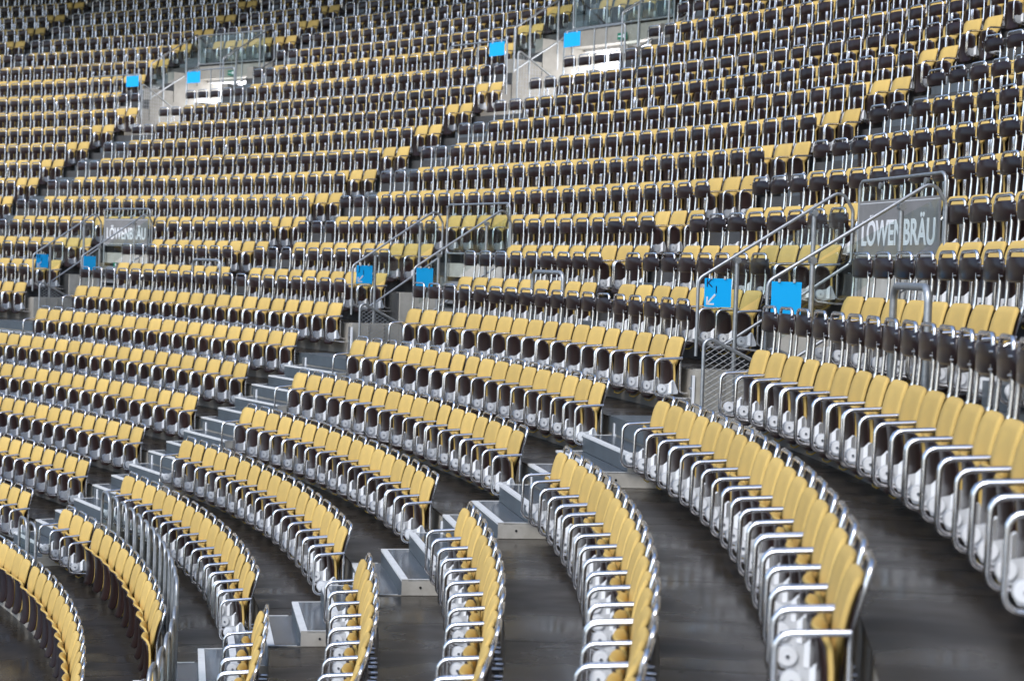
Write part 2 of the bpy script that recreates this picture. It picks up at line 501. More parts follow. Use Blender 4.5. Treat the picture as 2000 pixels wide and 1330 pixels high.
def one(fn, nm, *a):
    mb = MB(); fn(mb, *a); return mb.mesh(nm)
PARTS = dict(pad=one(p_pad, 'backrest_cushion'), shell=one(p_shell, 'backrest_shell'), pan=one(p_pan, 'seat_pan'), cus=one(p_cus, 'seat_cushion'),
             frame=one(p_frame, 'back_frame', False), tall=one(p_frame, 'tall_back_frame', True), arm=one(p_arm, 'armrest', -AX), arm2=one(p_arm, 'armrest', AX),
             plate=one(p_plate, 'hinge_plate'), disc=one(p_disc, 'hinge_disc'), bolt=one(p_bolt, 'bolt'), panel=one(p_panel, 'head_panel'), screw=one(p_screw, 'screw'),
             cable=one(p_cable, 'cable'))
def part(mesh, name, parent):
    o = bpy.data.objects.new(name, PARTS[mesh]); COL.objects.link(o); o.parent = parent
    return o
FARM = {}
for key, tall, arms in (('far', False, 1), ('far_tall', True, 1), ('far_tall_first', True, 2), ('far_first', False, 2), ('far_bare', False, 0)):
    mb = MB(); p_pad(mb, True); p_shell(mb, True); p_pan(mb, True); p_cus(mb, True); p_frame(mb, tall, True)
    if arms:
        p_arm(mb, -AX, True); p_arm(mb, AX, True); p_plate(mb, True); p_disc(mb, True)
    if tall: p_panel(mb, True)
    FARM[key] = mb

# ------------------------------------------------------------------ where the seats stand
SEATS = []      # dict(k, psi, s, typ, first, last, block, idx, n, rowname)
def put_row(k, psis, s, tall, arms, block):
    n = len(psis)
    for i, p in enumerate(psis):
        SEATS.append(dict(k=k, psi=p, s=s, tall=tall, arms=arms, first=(i == 0), last=(i == n-1), block=block, idx=i, n=n))
def walk(k, start, n, s=.5):
    a = arc(start, rad(k))
    return [unarc(a-i*s, rad(k)) for i in range(n)]
def fill(k, p_hi, p_lo, s=.482):
    L = arc(p_hi, rad(k)) - arc(p_lo, rad(k))
    n = max(1, round(L/s))
    st = L/n
    return walk(k, p_hi, n+1, st), st
JST = {1: .8684, 2: .8738, 3: .8717, 4: .8781, 5: .875, 6: .8734}
KST = {1: .5128, 2: .5126, 3: .5103, 4: .5166, 5: .5123, 6: .5104}
CNT = {1: 16, 2: 17, 3: 17, 4: 18, 5: 18, 6: 18}
HEND = {0: .928, 1: .929, 2: .931, 3: .932, 4: .934, 5: .9355, 6: .938}
GEND = {0: 1.142, 1: 1.1435, 2: 1.1445, 3: 1.146, 4: 1.147, 5: 1.148, 6: 1.149}
for k in range(1, 7):
    put_row(k, walk(k, JST[k], CNT[k]), .5, k == 6, True, 'J')
    put_row(k, walk(k, KST[k], CNT[k]), .5, k == 6, True, 'K')
HN = {0: 19, 1: 19, 2: 19, 3: 19, 4: 20, 5: 20, 6: 20}
for k in range(0, 7):
    hs = 1.1056
    p, st = fill(k, hs, HEND[k], .495)
    put_row(k, p, st, k == 6, True, 'H')
    p, st = fill(k, GEND[k]+.17, GEND[k], .495)
    put_row(k, p, st, k == 6, True, 'G')
# row 0: three seats with armrests, then armless ones, as on the front row
put_row(0, [.866, .8445, .8235], .52, False, True, 'J0')
put_row(0, [.799-.0203*i for i in range(11)], .52, False, False, 'F0')
put_row(0, [.503-.0203*i for i in range(8)], .52, False, False, 'F0K')
for i, p in enumerate([.861, .8445, .828]+[.805-.0195*i for i in range(17)]):
    pass
FR = [.861+.0165*2, .861+.0165, .861, .8445, .828]+[.805-.0195*i for i in range(17)]
for i, p in enumerate(FR):
    SEATS.append(dict(k=-1, psi=p, s=.49, tall=False, arms=False, first=False, last=False, block='FF', idx=i, n=len(FR), r=25.043))
# upper tier, block by block
L1 = {7: .7529, 8: .7597, 9: .7628, 10: .7651, 11: .7672, 12: .7702, 13: .7717, 14: .7736, 15: .7763}
def l1(k): return L1.get(k, .789)
def f1(k): return .716 if k < 11 else (.718 if k < 16 else .704)
def l2(k): return {7: 1.036, 8: 1.037, 9: 1.038, 10: 1.0391, 11: 1.0404, 12: 1.0417, 13: 1.043, 14: 1.0445, 15: 1.046}.get(k, 1.072)
def f2(k): return {7: 1.0157, 8: 1.014, 9: 1.013, 10: 1.012}.get(k, 1.0105) if k < 16 else (.986 if k == 16 else .988)
def l3(k): return {7: 1.247, 8: 1.248, 9: 1.249, 10: 1.25, 11: 1.2525, 12: 1.2547, 13: 1.2561, 14: 1.2574, 15: 1.259}.get(k, 1.2852)
def f3(k): return (1.222 if k < 12 else 1.224) if k < 16 else {16: 1.199, 17: 1.201, 18: 1.201}.get(k, 1.2035)
def l0(k): return {7: .3984}.get(k, .403+.0022*(k-8))
for k in range(7, 27):
    segs = []
    if k == 7:
        segs = [(1.247+.1, 1.247, 'G'), (f3(7), 1.15, 'G'), (1.103, l2(7), 'H'), (f2(7), .940, 'H'), (.875, l1(7), 'J'), (f1(7), .601, 'M'), (.5139, l0(7), 'K'), (.362, .18, 'L')]
    elif k == 8:
        segs = [(1.248+.1, 1.248, 'G'), (f3(8), 1.153, 'G'), (1.105, l2(8), 'H'), (f2(8), .940, 'H'), (.877, l1(8), 'J'), (f1(8), .601, 'M'), (.514, l0(8), 'K'), (.362, .18, 'L')]
    elif k < 19:
        fz = .362 if k < 16 else .35
        segs = [(min(1.54, l3(k)+.25), l3(k), 'G'), (f3(k), l2(k), 'H'), (f2(k), l1(k), 'J'), (f1(k), l0(k), 'K'), (fz, .2, 'L')]
        if k < 16: segs[0] = (1.375, l3(k), 'G')
    else:
        segs = [(1.46, 1.4025, 'G'), (1.381, 1.2855, 'G'), (1.266, 1.2225+(k-19)*.001, 'H'), (f3(k), 1.072, 'H'), (1.052, 1.0085, 'J'), (.990, .789, 'J')]
    for a, b, nm in segs:
        p, st = fill(k, a, b, .481 if k > 8 else .505)
        put_row(k, p, st, True, True, nm)

fw, rw, uw = np.array(fwd), np.array(r2), np.array(u2)
def screen(P):
    d = np.array(P) - np.array(CAM); zc = d@fw
    if zc < 0.3: return None
    return (1000 + 3515.04*(d@rw)/zc, 665 - 3515.04*(d@uw)/zc, zc)
near = []; far = []
for s in SEATS:
    r = s.get('r', rad(s['k']))
    s['pos'] = pt(s['psi'], r, Z[s['k']] - SEAT_H)
    q = screen(pt(s['psi'], r, Z[s['k']] - .25))
    s['q'] = q
    if q is None: far.append(s); continue
    mgn = 3515*.55/q[2]
    inside = -mgn*.6 < q[0] < 2000+mgn*.6 and -mgn < q[1] < 1330+mgn*.7
    s['inside'] = inside
    s['d'] = q[2]
    (near if inside else far).append(s)
near.sort(key=lambda s: s['d'])
IND = near[:300]
far = near[300:] + [s for s in far if s['q'] is None or (-900 < s['q'][0] < 3000 and -700 < s['q'][1] < 2200)]
BLK_NAME = {'J': 'middle block', 'K': 'right block', 'H': 'left block', 'G': 'far left block', 'L': 'near right block', 'M': 'part left of K1'}
ROWN = {1: 'lowest', 2: 'second', 3: 'third', 4: 'fourth', 5: 'fifth', 6: 'sixth', 7: 'seventh', 8: 'eighth', 9: 'ninth', 10: 'tenth', 0: 'bottom', 11: 'eleventh', 12: 'twelfth', 13: 'thirteenth', 14: 'fourteenth', 15: 'fifteenth', 16: 'sixteenth', 17: 'seventeenth', 18: 'eighteenth', 19: 'nineteenth', 20: 'twentieth', 21: 'top', 22: 'top'}
def seat_label(s):
    i = s['idx']+1; b = s['block']; k = s['k']
    if b == 'J0': return f'{"first second third".split()[s["idx"]]} of three short-row yellow seats with armrests behind the armless front row'
    if b == 'F0': return f'armless yellow folding seat, {ORD[i]} from the left along the tall hoop railing'
    if b == 'F0K': return f'armless yellow folding seat at the bottom edge, {ORD[i]} past the hoop railing gap'
    if b == 'FF': return f'armless yellow folding seat, {ORD[min(i, 25)]} from the left in the very front row'
    if k >= 7:
        return f'yellow seat under brown head panel, {ORD[min(i, 25)]} from left, {ROWN[k]} row of {BLK_NAME[b]}'
    if k == 6:
        return f'yellow seat with tall tubes and brown head panel, {ORD[i]} from left in {BLK_NAME[b]}'
    side = ''
    if s['first'] : return f'yellow folded seat with free left armrest by the stairs, {ROWN[k]} row of {BLK_NAME[b]}'
    if s['last']: return f'yellow folded seat showing its side at the stairs, {ROWN[k]} row of {BLK_NAME[b]}'
    return f'yellow folded seat, {ORD[i]} from the left in the {ROWN[k]} armrest row of the {BLK_NAME[b]}'
GROUPS = {True: 'seats with tall frames and brown head panels', False: 'folded yellow seats with armrests'}
for s in IND:
    lab = seat_label(s)
    bare = not s['arms']
    psi = s['psi']
    o = thing('folding_seat', lab, 'seat', s['pos'], psi - PI/2, 'armless folding seats on the floor rows' if bare else GROUPS[s['tall']])
    # local +x must run along increasing psi reversed in sign: rotate so that local y points outward
    o.scale = (s['s']/.5, 1, 1)
    o.rotation_euler = (0, random.gauss(0, .006), psi - PI/2 + random.gauss(0, .014))
    part('pad', 'backrest_cushion', o); part('shell', 'backrest_shell', o)
    pan = part('pan', 'seat_pan', o); cu = part('cus', 'seat_cushion', pan)
    pan.rotation_euler = (random.gauss(0, .016), 0, random.gauss(0, .01))
    part('tall' if s['tall'] else 'frame', 'back_frame', o)
    if s['tall']:
        hp = part('panel', 'head_panel', o); part('screw', 'screw', hp)
        sc2 = part('screw', 'screw', hp); sc2.location.z = .09
    if s['arms']:
        part('arm2', 'armrest', o)
        part('arm', 'armrest', o)
        pl = part('plate', 'hinge_plate', o); part('disc', 'hinge_disc', pl); part('bolt', 'bolt', pl)
        part('cable', 'cable', o)
        if s['first']:
            pl = part('plate', 'hinge_plate', o); pl.location.x = -.445; part('disc', 'hinge_disc', pl); part('bolt', 'bolt', pl)
    elif True:
        pass

# all further seats as one mass
def mass(items, name, label):
    V = []; F3 = {}; seeds = []; off = 0
    loops = []; starts = []; tots = []; mi = []; smooth = []
    mats = [YEL, BRN, CHR, WHT, PLT]
    cache = {}
    for key, mb in FARM.items():
        v = np.array(mb.v, dtype=np.float32)
        lens = np.array([len(f) for f in mb.f], dtype=np.int32)
        idx = np.array([i for f in mb.f for i in f], dtype=np.int32)
        m = np.array([mats.index(mb.mats[i]) for i in mb.m], dtype=np.int32)
        cache[key] = (v, lens, idx, m, np.array(mb.sm, dtype=bool))
    for s in items:
        key = ('far_tall' if s['tall'] else 'far') if s['arms'] else 'far_bare'
        if s['arms'] and s['last']: key += '_first'
        v, lens, idx, m, sm = cache[key]
        a = s['psi'] - PI/2 + random.gauss(0, .014)
        c, sn = math.cos(a), math.sin(a)
        x = v[:, 0]*(s['s']/.5); y = v[:, 1]; z = v[:, 2]
        P = np.stack([s['pos'][0] + c*x - sn*y, s['pos'][1] + sn*x + c*y, s['pos'][2] + z], 1)
        V.append(P); loops.append(idx+off); tots.append(lens); mi.append(m); smooth.append(sm)
        seeds.append(np.full(len(v), random.random(), dtype=np.float32))
        off += len(v)
    V = np.concatenate(V); loops = np.concatenate(loops); tots = np.concatenate(tots); mi = np.concatenate(mi); smooth = np.concatenate(smooth); seeds = np.concatenate(seeds)
    me = bpy.data.meshes.new(name)
    me.vertices.add(len(V)); me.vertices.foreach_set('co', V.ravel())
    me.loops.add(len(loops)); me.loops.foreach_set('vertex_index', loops)
    me.polygons.add(len(tots))
    st = np.concatenate([[0], np.cumsum(tots)[:-1]]).astype(np.int32)
    me.polygons.foreach_set('loop_start', st)
    me.polygons.foreach_set('material_index', mi); me.polygons.foreach_set('use_smooth', smooth)
    for m in mats: me.materials.append(m)
    at = me.attributes.new('seed', 'FLOAT', 'POINT'); at.data.foreach_set('value', seeds)
    me.update(calc_edges=True); me.validate()
    o = bpy.data.objects.new(name, me); COL.objects.link(o)
    tag(o, label, 'seats', kind='stuff')
    print('mass seats', len(items), 'tris', int((tots-2).sum()))
    return o
mass(far, 'distant_seats', 'mass of yellow and brown seats filling the upper tier and distant rows')

# ------------------------------------------------------------------ stairs in the aisles
def gap(k):          # psi limits (low, high) of the lower aisles
    return {'V1': (KST.get(k, .512)+half(k, .5, .27), None)}
def stair(root, k, a, b, floor_z, rise, fancy, plate=True):
    """three steps of one row: flush plate, first and second block; a < b in psi"""
    r = rad(k)
    def q(psi, u, z): return pt(psi, r+u, z)
    def block(u0, u1, z0, z1, nm, mb_front, mb_top, light=False, ends=True):
        mb = MB()
        P = [q(a, u0, z0), q(a, u1, z0), q(b, u1, z0), q(b, u0, z0), q(a, u0, z1), q(a, u1, z1), q(b, u1, z1), q(b, u0, z1)]
        mb.add(P, [(0, 3, 7, 4), (3, 2, 6, 7)], mb_front)
        mb.add(P, [(4, 7, 6, 5)], mb_top)
        mb.add(P, [(0, 4, 5, 1)], CON2 if fancy else mb_front)
        o = mb.build(nm, root)
        if fancy:
            m2 = MB(); e = .012/r; zt = z1+.004
            w = .055
            for (p0, p1, v0, v1) in ((a, b, u0, u0+w), (a, a+e*1.2, u0+w, u1-.03), (b-e, b, u0+w, u1-.03)):
                m2.hexa([q(p0, v0-.003, zt-.02), q(p0, v1, zt-.003), q(p1, v1, zt-.003), q(p1, v0-.003, zt-.02), q(p0, v0-.003, zt), q(p0, v1, zt), q(p1, v1, zt), q(p1, v0-.003, zt)], STR)
            m2.build('nosing', o)
            if nm == 'step':
                m3 = MB()                                  # black disc for the shade inside a bolt hole in the concrete end
                c = Vector(q(a, u0+.16, (z0+z1)/2)); t = (Vector(q(b, u0+.16, 0)) - Vector(q(a, u0+.16, 0))).normalized()
                m3.cyl(c - t*.004, c + t*.01, .011, BLK, 8); m3.build('bolt_hole', o)
            if light:
                m3 = MB()
                for i in range(4):
                    pc = a + (b-a)*.18 + i*.028/r
                    m3.hexa([q(pc, u0-.004, z0+.04), q(pc, u0+.004, z0+.04), q(pc+.010/r, u0+.004, z0+.04), q(pc+.010/r, u0-.004, z0+.04),
                             q(pc, u0-.004, z1-.045), q(pc, u0+.004, z1-.045), q(pc+.010/r, u0+.004, z1-.045), q(pc+.010/r, u0-.004, z1-.045)], TOP)
                m3.build('light_slots', o)
                m4 = MB()
                pc = a + (b-a)*.18 - .05/r
                m4.hexa([q(pc, u0-.006, z0+.045), q(pc, u0+.004, z0+.045), q(pc+.022/r, u0+.004, z0+.045), q(pc+.022/r, u0-.006, z0+.045),
                         q(pc, u0-.006, z0+.085), q(pc, u0+.004, z0+.085), q(pc+.022/r, u0+.004, z0+.085), q(pc+.022/r, u0-.006, z0+.085)], LMP)
                m4.build('step_light', o)
        return o
    ft, tp = (STL, TOP) if fancy else (UST, UST)
    h = rise/3
    base = floor_z + .019
    if plate:
        o = block(-.772, -.50, floor_z-.13, base+.006, 'tread_plate', ft, tp)
    block(-.50, .066, base+.002, floor_z+h, 'step', ft, tp)
    block(-.24, .069, floor_z+h+.003, floor_z+2*h, 'step', ft, tp, light=True)

def lower_gap(which, k):
    if which == 1:
        return KST[k]+half(k, .5, .29), unarc(arc(JST[k], rad(k))-(CNT[k]-1)*.5, rad(k)) - half(k, .6, .28)
    if which == 2:
        return JST[k]+half(k, .87, .29), HEND[k]-half(k, .93, .28)
    if which == 3:
        return 1.1056+half(k, 1.1, .29), GEND[k]-half(k, 1.15, .28)
KE = {k: KST[k]-(CNT[k]-1)*.5/rad(k) for k in KST}
STAIR_LAB = {1: 'wide grey steel stairs with white edges between the middle and right blocks',
             2: 'grey steel stairs with white edges between the left and middle blocks',
             3: 'grey steel stairs at the left edge beside the H1 sign'}
for w in (1, 2, 3):
    root = thing('aisle_stairs', STAIR_LAB[w], 'stairs', group='lower aisle stairs')
    for k in range(1, 6):
        a, b = lower_gap(w, k)
        stair(root, k, a, b, flo(k), Z[k+1]-Z[k], True)
    a, b = lower_gap(w, 1)
    stair(root, 0, a, b, flo(0), Z[1]-Z[0], True)
    a, b = lower_gap(w, 6)
    mb = MB(); P = [pt(a, rad(6)-.772, flo(6)-.13), pt(a, rad(6)-.3, flo(6)-.13), pt(b, rad(6)-.3, flo(6)-.13), pt(b, rad(6)-.772, flo(6)-.13)]
    P += [(x, y, flo(6)+.025) for x, y, z in P]
    mb.hexa(P, STL); mb.build('tread_plate', root)
root = thing('aisle_stairs', 'grey steel stairs with white edge at the lower right corner past the right block', 'stairs', group='lower aisle stairs')
for k in range(1, 6):
    b = KE[k]-half(k, .2, .28); stair(root, k, b-.066, b, flo(k), Z[k+1]-Z[k], True)

UP_LAB = ['plain grey stairs at the far right edge behind the tall framed seats', 'plain grey upper stairs right of centre between rows of brown panels',
          'plain grey upper stairs left of centre climbing to the blue boards', 'plain grey upper stairs near the left edge climbing to the blue boards']
for w, (fl, ff) in enumerate(((l0, lambda k: .362), (l1, f1), (l2, f2), (l3, f3))):
    root = thing('aisle_stairs', UP_LAB[w], 'stairs', group='upper aisle stairs')
    for k in range(7, 15):
        a, b = ff(k)+half(k, ff(k), .27), fl(k)-half(k, fl(k), .27)
        if b-a < .004: continue
        stair(root, k, a, b, flo(k)-.015, Z[k+1]-Z[k], False, plate=False)
    k = 6
    a, b = ff(7)+half(7, ff(7), .27), fl(7)-half(7, fl(7), .27)
UP2 = [('plain grey stairs left of the upper centre entrance', 1.0575, 1.0675), ('plain grey stairs right of the upper centre entrance', .9925, 1.0015),
       ('plain grey stairs left of the upper left entrance', 1.2705, 1.2815), ('plain grey stairs right of the upper left entrance', 1.2075, 1.2185),
       ('plain grey stairs between brown panels in the top left corner', 1.3855, 1.398)]
for lab, a, b in UP2:
    root = thing('aisle_stairs', lab, 'stairs', group='top aisle stairs')
    for k in range(15, 26):
        stair(root, k, a, b, flo(k)-.015, Z[k+1]-Z[k], False, plate=False)

# ------------------------------------------------------------------ entrances
def quad_psi(mb, psi, r0, r1, z0, z1, t, m):     # radial wall slab
    e = t/((r0+r1)/2 + (DD if psi > TC else 0))/2
    mb.hexa([pt(psi-e, r0, z0), pt(psi-e, r1, z0), pt(psi+e, r1, z0), pt(psi+e, r0, z0), pt(psi-e, r0, z1), pt(psi-e, r1, z1), pt(psi+e, r1, z1), pt(psi+e, r0, z1)], m)
def block_pol(mb, a, b, r0, r1, z0, z1, m):
    mb.hexa([pt(a, r0, z0), pt(a, r1, z0), pt(b, r1, z0), pt(b, r0, z0), pt(a, r0, z1), pt(a, r1, z1), pt(b, r1, z1), pt(b, r0, z1)], m)
ENT_LAB = ['concrete stair entrance under the right grey banner beside the K1 sign', 'concrete stair entrance below the empty glass barrier beside the J1 sign',
           'concrete stair entrance below the left grey banner beside the H1 sign']
for (a, b), lab in zip(LOWV, ENT_LAB):
    root = thing('stair_entrance', lab, 'entrance', pt((a+b)/2, rad(6)+.1, flo(6)), 0, 'stair entrances of the lower tier')
    root.location = (0, 0, 0)
    r6, r8 = rad(6)+.075, rad(8)+.075
    mb = MB()                                            # landing and stairs going down and outward
    block_pol(mb, a, b, r6, r6+.42, flo(6)-2.2, flo(6)-.004, CON)
    mb.build('landing', root)
    for i in range(9):
        mb = MB(); block_pol(mb, a, b, r6+.42+i*.28, r6+.42+(i+1)*.28+.02, flo(6)-2.2, flo(6)-.16*(i+1), CON); mb.build('step', root)
    mb = MB(); block_pol(mb, a-.002, b+.002, r8+1.2, r8+1.35, flo(6)-2.2, flo(9)-.3, CON); mb.build('back_wall', root)
    mb = MB(); block_pol(mb, a, b, r8-.006, r8+.25, flo(9)-.22, flo(9)-.004, CON2); mb.build('lintel', root)
    # ventilation louvres under the lintel, a black sheet filling the gaps behind the slats
    lv = MB(); block_pol(lv, a, b, r8+.02, r8+.05, flo(9)-.78, flo(9)-.24, BLK); lo = lv.build('louvre_back', root)
    for i in range(4):
        m2 = MB(); z0 = flo(9)-.30-.135*i
        m2.hexa([pt(a, r8-.10, z0-.07), pt(a, r8+.01, z0), pt(b, r8+.01, z0), pt(b, r8-.10, z0-.07), pt(a, r8-.10, z0-.06), pt(a, r8+.01, z0+.01), pt(b, r8+.01, z0+.01), pt(b, r8-.10, z0-.06)], GAL)
        m2.build('louvre_slat', root)
    for i in range(4):
        m2 = MB(); p = a+(b-a)*(i/3)*.98+(b-a)*.01; e = .02/(r8+(DD if p > TC else 0))
        block_pol(m2, p-e, p+e, r8-.11, r8+.01, flo(9)-.80, flo(9)-.23, GAL); m2.build('louvre_post', root)
    # concrete side walls with a recess
    for p, sgn in ((a, -1), (b, 1)):
        mb = MB(); e = .10/(rad(7)+(DD if p > TC else 0))
        lo_, hi_ = (p-e, p+.0004) if sgn < 0 else (p-.0004, p+e)
        block_pol(mb, lo_, hi_, r6+.006, rad(7)+.066, flo(6)-2.2, flo(7)+.006, CON2)
        mb.build('side_wall', root)
        mb = MB(); block_pol(mb, lo_, hi_, rad(7)+.072, r8-.01, flo(6)-2.2, flo(8)+.006, CON2)
        mb.build('side_wall', root)
        for rr in (r6+.28, r6+.55):                      # upright joint strips on the wall faces
            mb = MB()
            q0 = p - sgn*.0006
            mb.hexa([pt(q0, rr, flo(6)), pt(q0, rr+.03, flo(6)), pt(p, rr+.03, flo(6)), pt(p, rr, flo(6)), pt(q0, rr, flo(7)-.02), pt(q0, rr+.03, flo(7)-.02), pt(p, rr+.03, flo(7)-.02), pt(p, rr, flo(7)-.02)], CON)
            mb.build('wall_rib', root)

RT = .017
def psi_path(psi, L): return [pt(psi, r, z) for r, z in L]
def rk(kf): return R1 + (kf-1)*DR
RAIL_LAB = [('slanting pipe handrail with glass holding the K1 sign', 'slanting pipe handrail with glass holding the blank blue board beside K1'),
            ('slanting pipe handrail with glass holding the J1 sign', 'slanting pipe handrail with glass holding the blank blue board beside J1'),
            ('slanting pipe handrail with glass holding the H1 sign', 'slanting pipe handrail with glass holding the blank blue board beside H1')]
def text_obj(name, body, size, m, parent, loc, xdir, up, sx=1.0, off=0.0, extr=.0015):
    cu = bpy.data.curves.new(name, 'FONT')
    cu.body = body; cu.size = size; cu.extrude = extr; cu.align_x = 'CENTER'; cu.align_y = 'CENTER'; cu.offset = off
    tmp = bpy.data.objects.new(name+'_tmp', cu); COL.objects.link(tmp)
    dg = bpy.context.evaluated_depsgraph_get()
    me = bpy.data.meshes.new_from_object(tmp.evaluated_get(dg))
    bpy.data.objects.remove(tmp); bpy.data.curves.remove(cu)
    me.materials.clear(); me.materials.append(m)
    x = Vector(xdir).normalized(); y = Vector(up).normalized(); zn = x.cross(y)
    MM = Matrix((x*sx, y, zn)).transposed().to_4x4(); MM.translation = Vector(loc)
    me.transform(MM)
    o = bpy.data.objects.new(name, me); COL.objects.link(o); o.parent = parent
    return o
def board(root_label, corner_r0, corner_r1, psi, z0, z1, text=None):
    """small square board standing in a radial plane; text = (letter, digit)"""
    A = Vector(pt(psi, corner_r0, z0)); B = Vector(pt(psi, corner_r1, z0))
    x = (B-A).normalized(); n = x.cross(Vector((0, 0, 1)))     # readable side
    root = thing('direction_sign' if text else 'blue_board', root_label, 'sign', (A+B)/2, 0, 'blue boards on the handrails')
    C = (A+B)/2; w = (B-A).length; h = z1-z0
    mb = MB()
    P = [A - C + n*.0, B - C + n*.0, B - C - n*.006, A - C - n*.006]
    mb.hexa(P + [p + Vector((0, 0, h)) for p in P], BLU)
    mb.build('plate', root)
    clip = MB()
    for f in (.25, .75):
        c = A-C + (B-A)*f + Vector((0, 0, h)); clip.box(c + Vector((0, 0, .008)), (.02, .02, .03), GAL)
    clip.build('clip', root)
    if text:
        Zv = Vector((0, 0, 1)); o = A - C + n*.002
        text_obj('letter', text[0], .40*h, NAV, root, o + x*w*.17 + Zv*h*.82, x, Zv, .95)
        text_obj('digit', text[1], .36*h, NAV, root, o + x*w*.43 + Zv*h*.60, x, Zv, .95)
        mb = MB()
        def P2(u, v): return o + x*w*u + Zv*h*v + n*.001
        def stroke(u0, v0, u1, v1, t):
            d = Vector((u1-u0, v1-v0)).normalized(); s = Vector((-d.y, d.x))*t/2
            pts = [(u0+s.x, v0+s.y), (u1+s.x, v1+s.y), (u1-s.x, v1-s.y), (u0-s.x, v0-s.y)]
            vv = [P2(u, v) for u, v in pts]; mb.hexa([p - n*.002 for p in vv] + vv, WPR)
        stroke(.40, .44, .13, .14, .065)
        stroke(.10, .10, .10, .36, .06); stroke(.07, .10, .36, .10, .06)
        mb.build('arrow', root)
    return root
for vi, ((a, b), (labL, labR)) in enumerate(zip(LOWV, RAIL_LAB)):
    for side, psi, lab in ((1, b+.0002, labL), (0, a-.0002, labR)):
        root = thing('stair_handrail', lab, 'handrail', group='handrails of the lower entrances')
        mb = MB()
        mb.tube(psi_path(psi, [(rk(6.09), 2.12), (rk(6.09), 2.875), (rk(7.84), 3.80), (rk(7.99), 3.60), (rk(7.99), 3.08), (rk(7.75), 2.95)]), RT, GAL, 10, .10, 4)
        mb.build('rail', root)
        mb = MB(); mb.tube(psi_path(psi, [(rk(7.99), 3.08), (rk(6.35), 2.19), (rk(6.09), 2.30)]), RT*.9, GAL, 8, .10, 4); mb.build('lower_rail', root)
        for kf, zt, zb in ((6.56, 3.10, 1.55), (7.50, 3.59, 2.0)):
            m2 = MB(); m2.cyl(pt(psi, rk(kf), zb), pt(psi, rk(kf), zt), .023, GAL, 10); m2.build('post', root)
            m2 = MB(); t = Vector(pt(psi+.01, rk(kf), 0))-Vector(pt(psi, rk(kf), 0)); t.normalize(); c = Vector(pt(psi, rk(kf), zt-.03)); m2.cyl(c-t*.035, c+t*.035, .032, GAL, 10); m2.build('clamp', root)
        m2 = MB()
        lo = [(rk(6.2), 2.36), (rk(7.9), 3.28), (rk(7.9), 3.66), (rk(6.2), 2.86)]
        e = .004/(rad(7)+(DD if psi > TC else 0))
        m2.hexa([pt(psi-e, *lo[0]), pt(psi-e, *lo[1]), pt(psi+e, *lo[1]), pt(psi+e, *lo[0]), pt(psi-e, *lo[3]), pt(psi-e, *lo[2]), pt(psi+e, *lo[2]), pt(psi+e, *lo[3])], GLS)
        m2.build('glass_pane', root)
        # the board on the near end
        nm = 'KJH'[vi]
        off = .035/(rad(6)+(DD if psi > TC else 0))
        if side: board(f'small blue direction sign reading {nm} 1 with a white arrow', rk(6.155), rk(6.485), psi-off, 2.605, 2.885, (nm, '1'))
        else: board(f'blank blue square board on the handrail beside the {nm}1 sign', rk(6.12), rk(6.44), psi-off, 2.60, 2.88)
    # wire mesh guards beside the stairs going down
    for psi, lab in ((b-.0035, f'triangular wire mesh guard below the {"KJH"[vi]}1 sign'), (a+.0035, f'triangular wire mesh guard below the blank board beside {"KJH"[vi]}1')):
        root = thing('mesh_guard', lab, 'guard rail', group='wire mesh guards at the entrances')
        T = [(rk(6.14), flo(6)), (rk(6.14), 2.33), (rk(7.35), 1.86), (rk(7.35), flo(6)-.55)]
        mb = MB(); mb.tube(psi_path(psi, T), .019, GAL, 8, .07, 4); mb.build('tube_frame', root)
        mb = MB()
        r0, r1 = T[0][0]+.02, T[2][0]-.02
        ztop = lambda r: 2.31 + (1.86-2.33)*(r-T[0][0])/(T[2][0]-T[0][0])
        zbot = lambda r: flo(6)-.02 - max(0, (r-rk(6.6)))*.6
        st = .058
        for sgn in (1, -1):
            for i in range(-40, 60):
                c = i*st; pts = []
                for q in range(25):
                    r = r0+(r1-r0)*q/24; z = 1.5 + c + sgn*(r-r0)*.62
                    if zbot(r) <= z <= ztop(r): pts.append((r, z))
                if len(pts) > 1:
                    mb.tube([pt(psi, *pts[0]), pt(psi, *pts[-1])], .0042, GAL, 4)
        tag(mb.build('wire_mesh', root), kind='stuff')
    # barrier frame with pane over the back of the entrance
    r = rad(8); aa, bb = a+.0015, b-.004 if vi == 0 else b-.002
    labB = ['glass barrier frame with grey LÖWENBRÄU banner at the right, the larger one', 'glass barrier frame without a banner above the J1 entrance', 'smaller glass barrier frame with grey LÖWENBRÄU banner at the left'][vi]
    root = thing('barrier_frame', labB, 'barrier', group='barrier frames over the entrances')
    zt, zb = 3.885, 3.12
    mb = MB(); mb.tube([pt(bb, r, zb+.0), pt(bb, r, zt), pt((aa+bb)/2, r, zt), pt(aa, r, zt), pt(aa, r, zb)], RT, GAL, 10, .09, 4, closed=True); mb.build('tube_frame', root)
    for p in (aa, bb):
        m2 = MB(); m2.cyl(pt(p, r, flo(8)+.2), pt(p, r, zb+.05), .022, GAL, 8); m2.build('post', root)
    m2 = MB(); e = .03/(r+(DD if aa > TC else 0))
    block_pol(m2, aa+e, bb-e, r-.004, r+.004, zb+.04, zt-.05, GLS); m2.build('glass_pane', root)
    for f in (.22, .75):
        m3 = MB(); c = Vector(pt(aa+(bb-aa)*f, r, zt-.06)); er = (Vector(pt(aa+(bb-aa)*f, r+1, 0))-Vector(pt(aa+(bb-aa)*f, r, 0))).normalized(); m3.cyl(c-er*.015, c+er*.015, .035, GAL, 10); m3.build('clamp', root)
